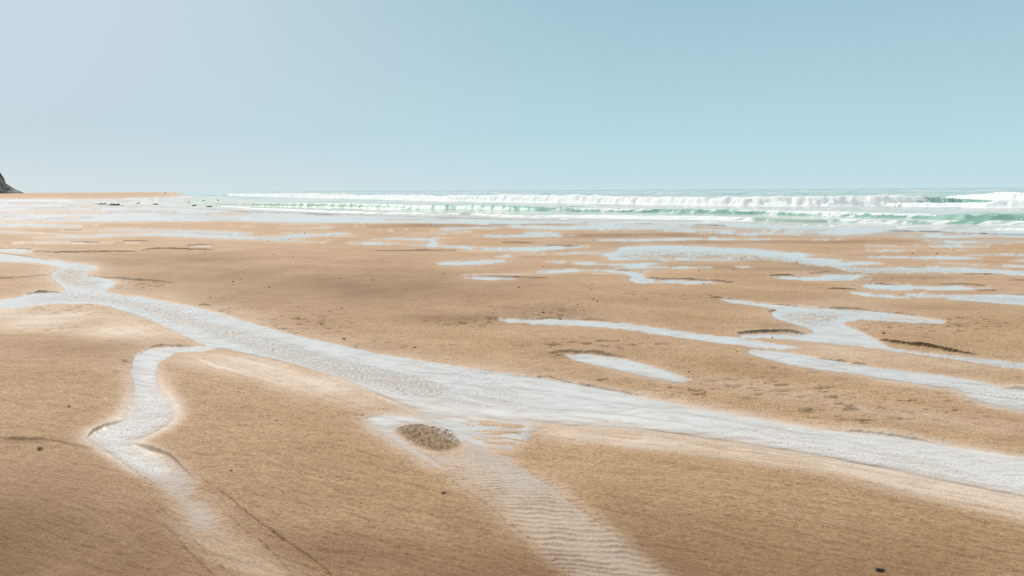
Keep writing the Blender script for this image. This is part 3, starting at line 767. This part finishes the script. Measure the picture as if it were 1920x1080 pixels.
# larger single fragments that can be pointed at
named = [
 (842,777,.016,.007,.006,WEED,'seaweed_scrap','small black scrap of weed with a trailing tail on the pale wet fan','seaweed'),
 (944,753,.012,.006,.004,WEED,'seaweed_scrap','dark grey scrap on the smooth pale stream above the fan','seaweed'),
 (129,762,.013,.007,.006,DARK,'shell_fragment','dark shell piece on dry sand just left of the hooked channel','shell fragment'),
 (518,790,.012,.007,.006,DARK,'shell_fragment','dark shell piece on the sand swell between the hooked channel and the wet fan','shell fragment'),
 (645,635,.014,.010,.010,DARK,'shell_fragment','round black shell piece just above the main stream','shell fragment'),
 (778,652,.024,.008,.005,WEED,'seaweed_scrap','flat dark weed scrap above the upper edge of the main stream','seaweed'),
 (1657,625,.022,.014,.010,DARK,'shell_fragment','pair of black shell pieces by the long dark sand step at right','shell fragment'),
 (1448,633,.014,.010,.010,DARK,'shell_fragment','black shell piece in the water at the tip of the middle right channel','shell fragment'),
 (1019,587,.020,.012,.012,DARK,'shell_fragment','black shell piece above the near end of the long middle stream','shell fragment'),
 (433,883,.009,.005,.004,WEED,'shell_fragment','tiny dark fragment on the sand right of the rippled channel','shell fragment'),
 (831,922,.014,.010,.002,WEED,'seaweed_scrap','faint flat brown weed scrap beside the combed ripples','seaweed'),
 (476,852,.008,.006,.004,PALE,'shell_fragment','tiny whitish shell chip on the sand right of the rippled channel','shell fragment'),
]
for i, (x, y, a_, b_, c_, m, nm, lb, ct_) in enumerate(named):
    o = link(nm, lump(200+i, a_, b_, c_, 3, .45, 1.3), m); put(o, x, y, c_*.2, rz=random.uniform(-.5, .5)); tag(o, lb, ct_)
# the many little dark fragments strewn over the flat
frag = [(605,627),(919,781),(973,539),(1095,580),(1063,592),(1107,543),(1120,564),(1112,560),(1190,548),(1110,532),(1171,741),(1238,697),(1291,698),(1382,659),(1207,524),(1571,625),(1631,626),(1582,595),(1707,671),(1887,682),(1706,862),(1554,843),(637,522),(699,525),(651,566),(559,574),(640,577),(649,584),(618,582),(491,578),(690,597),(656,625),(505,539),(394,558),(353,562),(437,528),(451,524),(385,473),(651,470),(717,487),(513,477),(550,481),(596,507),(832,513),(920,574),(1260,742),(1172,747),(1249,741),(1376,504),(1552,472),(1616,465),(1679,475),(1711,475),(1757,475),(1860,479),(1905,478),(1550,486),(1494,492),(1821,525),(1600,535),(1603,525),(1113,451),(1390,486),(1320,533),(1321,735),(1434,719),(1310,508),(1019,500),(1083,572),(630,430),(543,448),(571,437),(500,411),(605,448),(502,452),(1848,514),(1476,669),(1050,597)]
fm = [lump(300+i, .016, .009, .008, 2, .5, 1.4) for i in range(5)]
for me in fm: me.materials.append(DARK)
for i, (x, y) in enumerate(frag):
    o = bpy.data.objects.new('beach_pebble', fm[i % 5]); C.objects.link(o)
    b = chart(x, y)[1]; s = np.clip(230/b, .45, 2.2)*random.uniform(.5, 1.0)
    put(o, x, y, .002*s, rz=random.uniform(-.4, .4)); o.scale = (s, s*.9, s)
    tag(o, 'tiny dark shell fragment or pebble strewn on the open sand flat', 'pebble', 'dark fragments strewn over the sand flat')

# rocks in the shallows, far left
rocks = [(180,382.8,.45,.3,.10,'low grey rock at the near end of the dark rock row in the far shallows'),
         (192.5,383.2,.8,.5,.24,'dark humped rock second in the row in the far shallows'),
         (207,384.6,.9,.6,.16,'flat dark rock in the middle of the row in the far shallows'),
         (216,385,.95,.6,.27,'tallest and longest dark rock ending the row in the far shallows'),
         (229.5,385.3,.28,.25,.12,'small separate dark rock just past the rock row in the far shallows')]
for i, (x, y, a_, b_, c_, lb) in enumerate(rocks):
    o = link('rock', lump(400+i, a_*.62, b_, c_, 4, .5, 2.0), STONE); put(o, x, y, -.02, rz=random.uniform(-.2, .2)); tag(o, lb, 'rock', 'rocks in the far shallows')
lone = [(260,381.3,.26),(291,383.6,.32),(353,379.5,.24),(364,385.8,.24),(392.5,388,.30)]
for i, (x, y, s) in enumerate(lone):
    o = link('rock', lump(420+i, s, s*.7, .13, 3, .5, 2.0), STONE); p = at(x, y); o.location = (p.x, p.y, .0)
    tag(o, ['low dark rock in the wet flats past the rock row','dark rock in thin surf between the rock row and the two gulls','faint low rock in the pale wash before the two gulls','small dark rock awash below the standing gulls','dark pointed rock awash beside the small white breaker'][i], 'rock', 'lone rocks awash in the shallows')

# ------------------------------------------------------------------ gulls and a walker
def gull(name, pos, rz, lab, wings=False, s=1.0):
    r = bpy.data.objects.new(name, None); C.objects.link(r); r.location = pos; r.rotation_euler = (0, 0, rz); r.scale = (s, s, s)
    tag(r, lab, 'gull')
    bm = bmesh.new()
    base = 0 if wings else .17
    # one loft from tail to beak
    prof = [(-.26, .004, .05), (-.20, .022, .06), (-.10, .055, .04), (0, .07, .03), (.09, .062, .05), (.14, .04, .09 if not wings else .06), (.17, .034, .13 if not wings else .065), (.205, .036, .155 if not wings else .07), (.235, .024, .155 if not wings else .068), (.25, .009, .15 if not wings else .064), (.29, .003, .143 if not wings else .06)]
    rings = []
    for x, rr, zc in prof:
        rings.append([bm.verts.new((x, rr*math.cos(q*math.pi/5), base+zc+rr*math.sin(q*math.pi/5))) for q in range(10)])
    for i in range(len(prof)-1):
        for q in range(10): bm.faces.new((rings[i][q], rings[i+1][q], rings[i+1][(q+1) % 10], rings[i][(q+1) % 10]))
    bm.faces.new(rings[0]); bm.faces.new(rings[-1][::-1])
    me = bpy.data.meshes.new('gull_body'); bm.to_mesh(me); bm.free(); me.polygons.foreach_set('use_smooth', [True]*len(me.polygons))
    link('body', me, BIRD if not wings else BIRDW, r)
    for sd in (-1, 1):
        bm = bmesh.new()
        if wings: st = [(0, .0, .05, .10), (.22, .05, .13, .09), (.42, .0, .10, .075), (.62, -.07, .04, .02)]
        else: st = [(.05, .05, .05, .05), (.066, .02, .045, .07), (.062, -.12, .04, .05), (.03, -.28, .05, .012)]
        up = []
        for (y_, x_, z_, c_) in st:
            if wings: row = [(x_+c_, sd*(.04+y_), base+z_), (x_, sd*(.04+y_), base+z_+.014), (x_-c_, sd*(.04+y_), base+z_), (x_, sd*(.04+y_), base+z_-.004)]
            else: row = [(x_, sd*(y_-.004), base+z_+c_), (x_, sd*(y_+.012), base+z_), (x_, sd*(y_-.004), base+z_-c_*.5), (x_, sd*(y_-.016), base+z_)]
            up.append([bm.verts.new(q) for q in row])
        for i in range(3):
            for q in range(4): bm.faces.new((up[i][q], up[i+1][q], up[i+1][(q+1) % 4], up[i][(q+1) % 4]))
        bm.faces.new(up[0]); bm.faces.new(up[-1][::-1]); bmesh.ops.recalc_face_normals(bm, faces=bm.faces[:])
        me = bpy.data.meshes.new('gull_wing'); bm.to_mesh(me); bm.free(); link('wing', me, BIRD, r)
        if not wings:
            link('leg', tube([(0, sd*.03, .18), (.005, sd*.03, .09), (-.005, sd*.03, .008), (.04, sd*.03, .004)], .006), TWIG, r)
    return r
p = at(381.5, 378.5); gull('seagull', (p.x, p.y, -.01), .3, 'standing grey gull in the shallow wash, further from the small white breaker')
p = at(409, 377.5); gull('seagull', (p.x, p.y, -.01), 2.9, 'standing gull nearest the small white breaker in the shallow wash')
d = CR @ Vector(((520-960)/F, -(346.5-540)/F, -1.0)); k = 230/d.y
gull('seagull', (d.x*k, 230, H+d.z*k), .9, 'single gull flying low above the surf horizon', True)

def person(x, y, lab):
    p = at(x, y); r = bpy.data.objects.new('person', None); C.objects.link(r); r.location = (p.x, p.y, 0.0)
    tag(r, lab, 'person'); r.rotation_euler = (0, 0, .5)
    V_ = [(0,0,.93),(0,0,1.15),(0,0,1.38),(0,.01,1.50),(0,.02,1.64),(.18,0,1.38),(.24,.03,1.12),(.22,.12,.90),(-.18,0,1.38),(-.24,-.03,1.12),(-.22,.02,.88),
          (.09,.02,.88),(.11,.14,.48),(.11,.10,.07),(.11,.24,.03),(-.09,0,.88),(-.10,-.08,.48),(-.10,-.24,.09),(-.10,-.12,.03),(0,.02,1.72)]
    E_ = [(0,1),(1,2),(2,3),(3,4),(4,19),(2,5),(5,6),(6,7),(2,8),(8,9),(9,10),(0,11),(11,12),(12,13),(13,14),(0,15),(15,16),(16,17),(17,18)]
    R_ = [.14,.13,.14,.055,.095,.06,.045,.035,.06,.045,.035,.09,.06,.045,.035,.09,.06,.045,.035,.08]
    me = bpy.data.meshes.new('body'); me.from_pydata(V_, E_, [])
    o = link('body', me, CLOTH, r)
    md = o.modifiers.new('skin', 'SKIN')
    for i, sv in enumerate(me.skin_vertices[0].data): sv.radius = (R_[i], R_[i]); sv.use_root = (i == 0)
    o.modifiers.new('sub', 'SUBSURF').render_levels = 2
    hm = lump(500, .105, .115, .13, 3, .05); h = link('hair', hm, WEED, r); h.location = (0, .0, 1.71)
    return r
person(310, 365.2, 'lone distant walker in dark clothes at the far edge of the beach')

# ------------------------------------------------------------------ light
SUN_AZ, SUN_EL = math.radians(-37), math.radians(43)
sd = bpy.data.lights.new('sun', 'SUN'); sd.energy = 2.35; sd.angle = math.radians(9); sd.color = (1, .95, .88)
so = bpy.data.objects.new('sun', sd); C.objects.link(so)
dv = Vector((math.sin(SUN_AZ)*math.cos(SUN_EL), math.cos(SUN_AZ)*math.cos(SUN_EL), math.sin(SUN_EL)))
so.rotation_euler = dv.to_track_quat('Z', 'Y').to_euler(); so.location = (0, 0, 30)

w = bpy.data.worlds.new('World'); sc.world = w; w.use_nodes = True
N, L_ = w.node_tree.nodes, w.node_tree.links; N.clear()
def lin(r, g, b): return tuple(((c/255+.055)/1.055)**2.4 for c in (r, g, b))
tc = N.new('ShaderNodeTexCoord'); sx = N.new('ShaderNodeSeparateXYZ'); L_.new(tc.outputs['Generated'], sx.inputs[0])
def ramp(stops):
    r_ = N.new('ShaderNodeValToRGB'); L_.new(sx.outputs[2], r_.inputs[0]); cr = r_.color_ramp
    cr.interpolation = 'EASE' if False else 'LINEAR'
    while len(cr.elements) < len(stops): cr.elements.new(.5)
    for e, (p_, c_) in zip(cr.elements, stops): e.position = p_; e.color = (*c_, 1)
    return r_.outputs[0]
RL = ramp([(0, lin(222,232,234)), (.03, lin(214,228,234)), (.07, lin(202,221,229)), (.14, lin(204,221,231)), (.23, lin(208,224,234)), (.42, (1.0,1.0,1.0)), (1, (.92,.94,.95))])
RR = ramp([(0, lin(203,230,236)), (.03, lin(195,227,235)), (.07, lin(185,221,233)), (.14, lin(175,211,224)), (.23, lin(160,199,214)), (.45, (.93,.97,1.0)), (1, (.90,.93,.95))])
mr = N.new('ShaderNodeMapRange'); L_.new(sx.outputs[0], mr.inputs[0]); mr.inputs[1].default_value = -.66; mr.inputs[2].default_value = .22; mr.interpolation_type = 'SMOOTHSTEP'
mx = N.new('ShaderNodeMix'); mx.data_type = 'RGBA'; L_.new(mr.outputs[0], mx.inputs[0]); L_.new(RL, mx.inputs[6]); L_.new(RR, mx.inputs[7])
# the sky is dimmer away from the veiled sun
bk = N.new('ShaderNodeMapRange'); L_.new(sx.outputs[1], bk.inputs[0]); bk.inputs[1].default_value = -.8; bk.inputs[2].default_value = .5; bk.inputs[3].default_value = .78; bk.inputs[4].default_value = 1.0
vm = N.new('ShaderNodeVectorMath'); vm.operation = 'SCALE'; L_.new(mx.outputs[2], vm.inputs[0]); L_.new(bk.outputs[0], vm.inputs['Scale'])
bg = N.new('ShaderNodeBackground'); L_.new(vm.outputs[0], bg.inputs[0]); bg.inputs[1].default_value = .97
sky = N.new('ShaderNodeTexSky'); sky.sky_type = 'NISHITA'; sky.sun_disc = False; sky.sun_elevation = SUN_EL; sky.sun_rotation = SUN_AZ; sky.dust_density = 6
bg2 = N.new('ShaderNodeBackground'); L_.new(sky.outputs[0], bg2.inputs[0]); bg2.inputs[1].default_value = .05
ms = N.new('ShaderNodeMixShader'); ms.inputs[0].default_value = .03
L_.new(bg.outputs[0], ms.inputs[1]); L_.new(bg2.outputs[0], ms.inputs[2])
wo = N.new('ShaderNodeOutputWorld'); L_.new(ms.outputs[0], wo.inputs[0])

sc.view_settings.view_transform = 'Standard'; sc.view_settings.look = 'None'
sc.view_settings.exposure = 0.0; sc.view_settings.gamma = 1.0
sc.render.engine = 'CYCLES'
sc.cycles.max_bounces = 6; sc.cycles.transparent_max_bounces = 8
sc.cycles.use_denoising = False
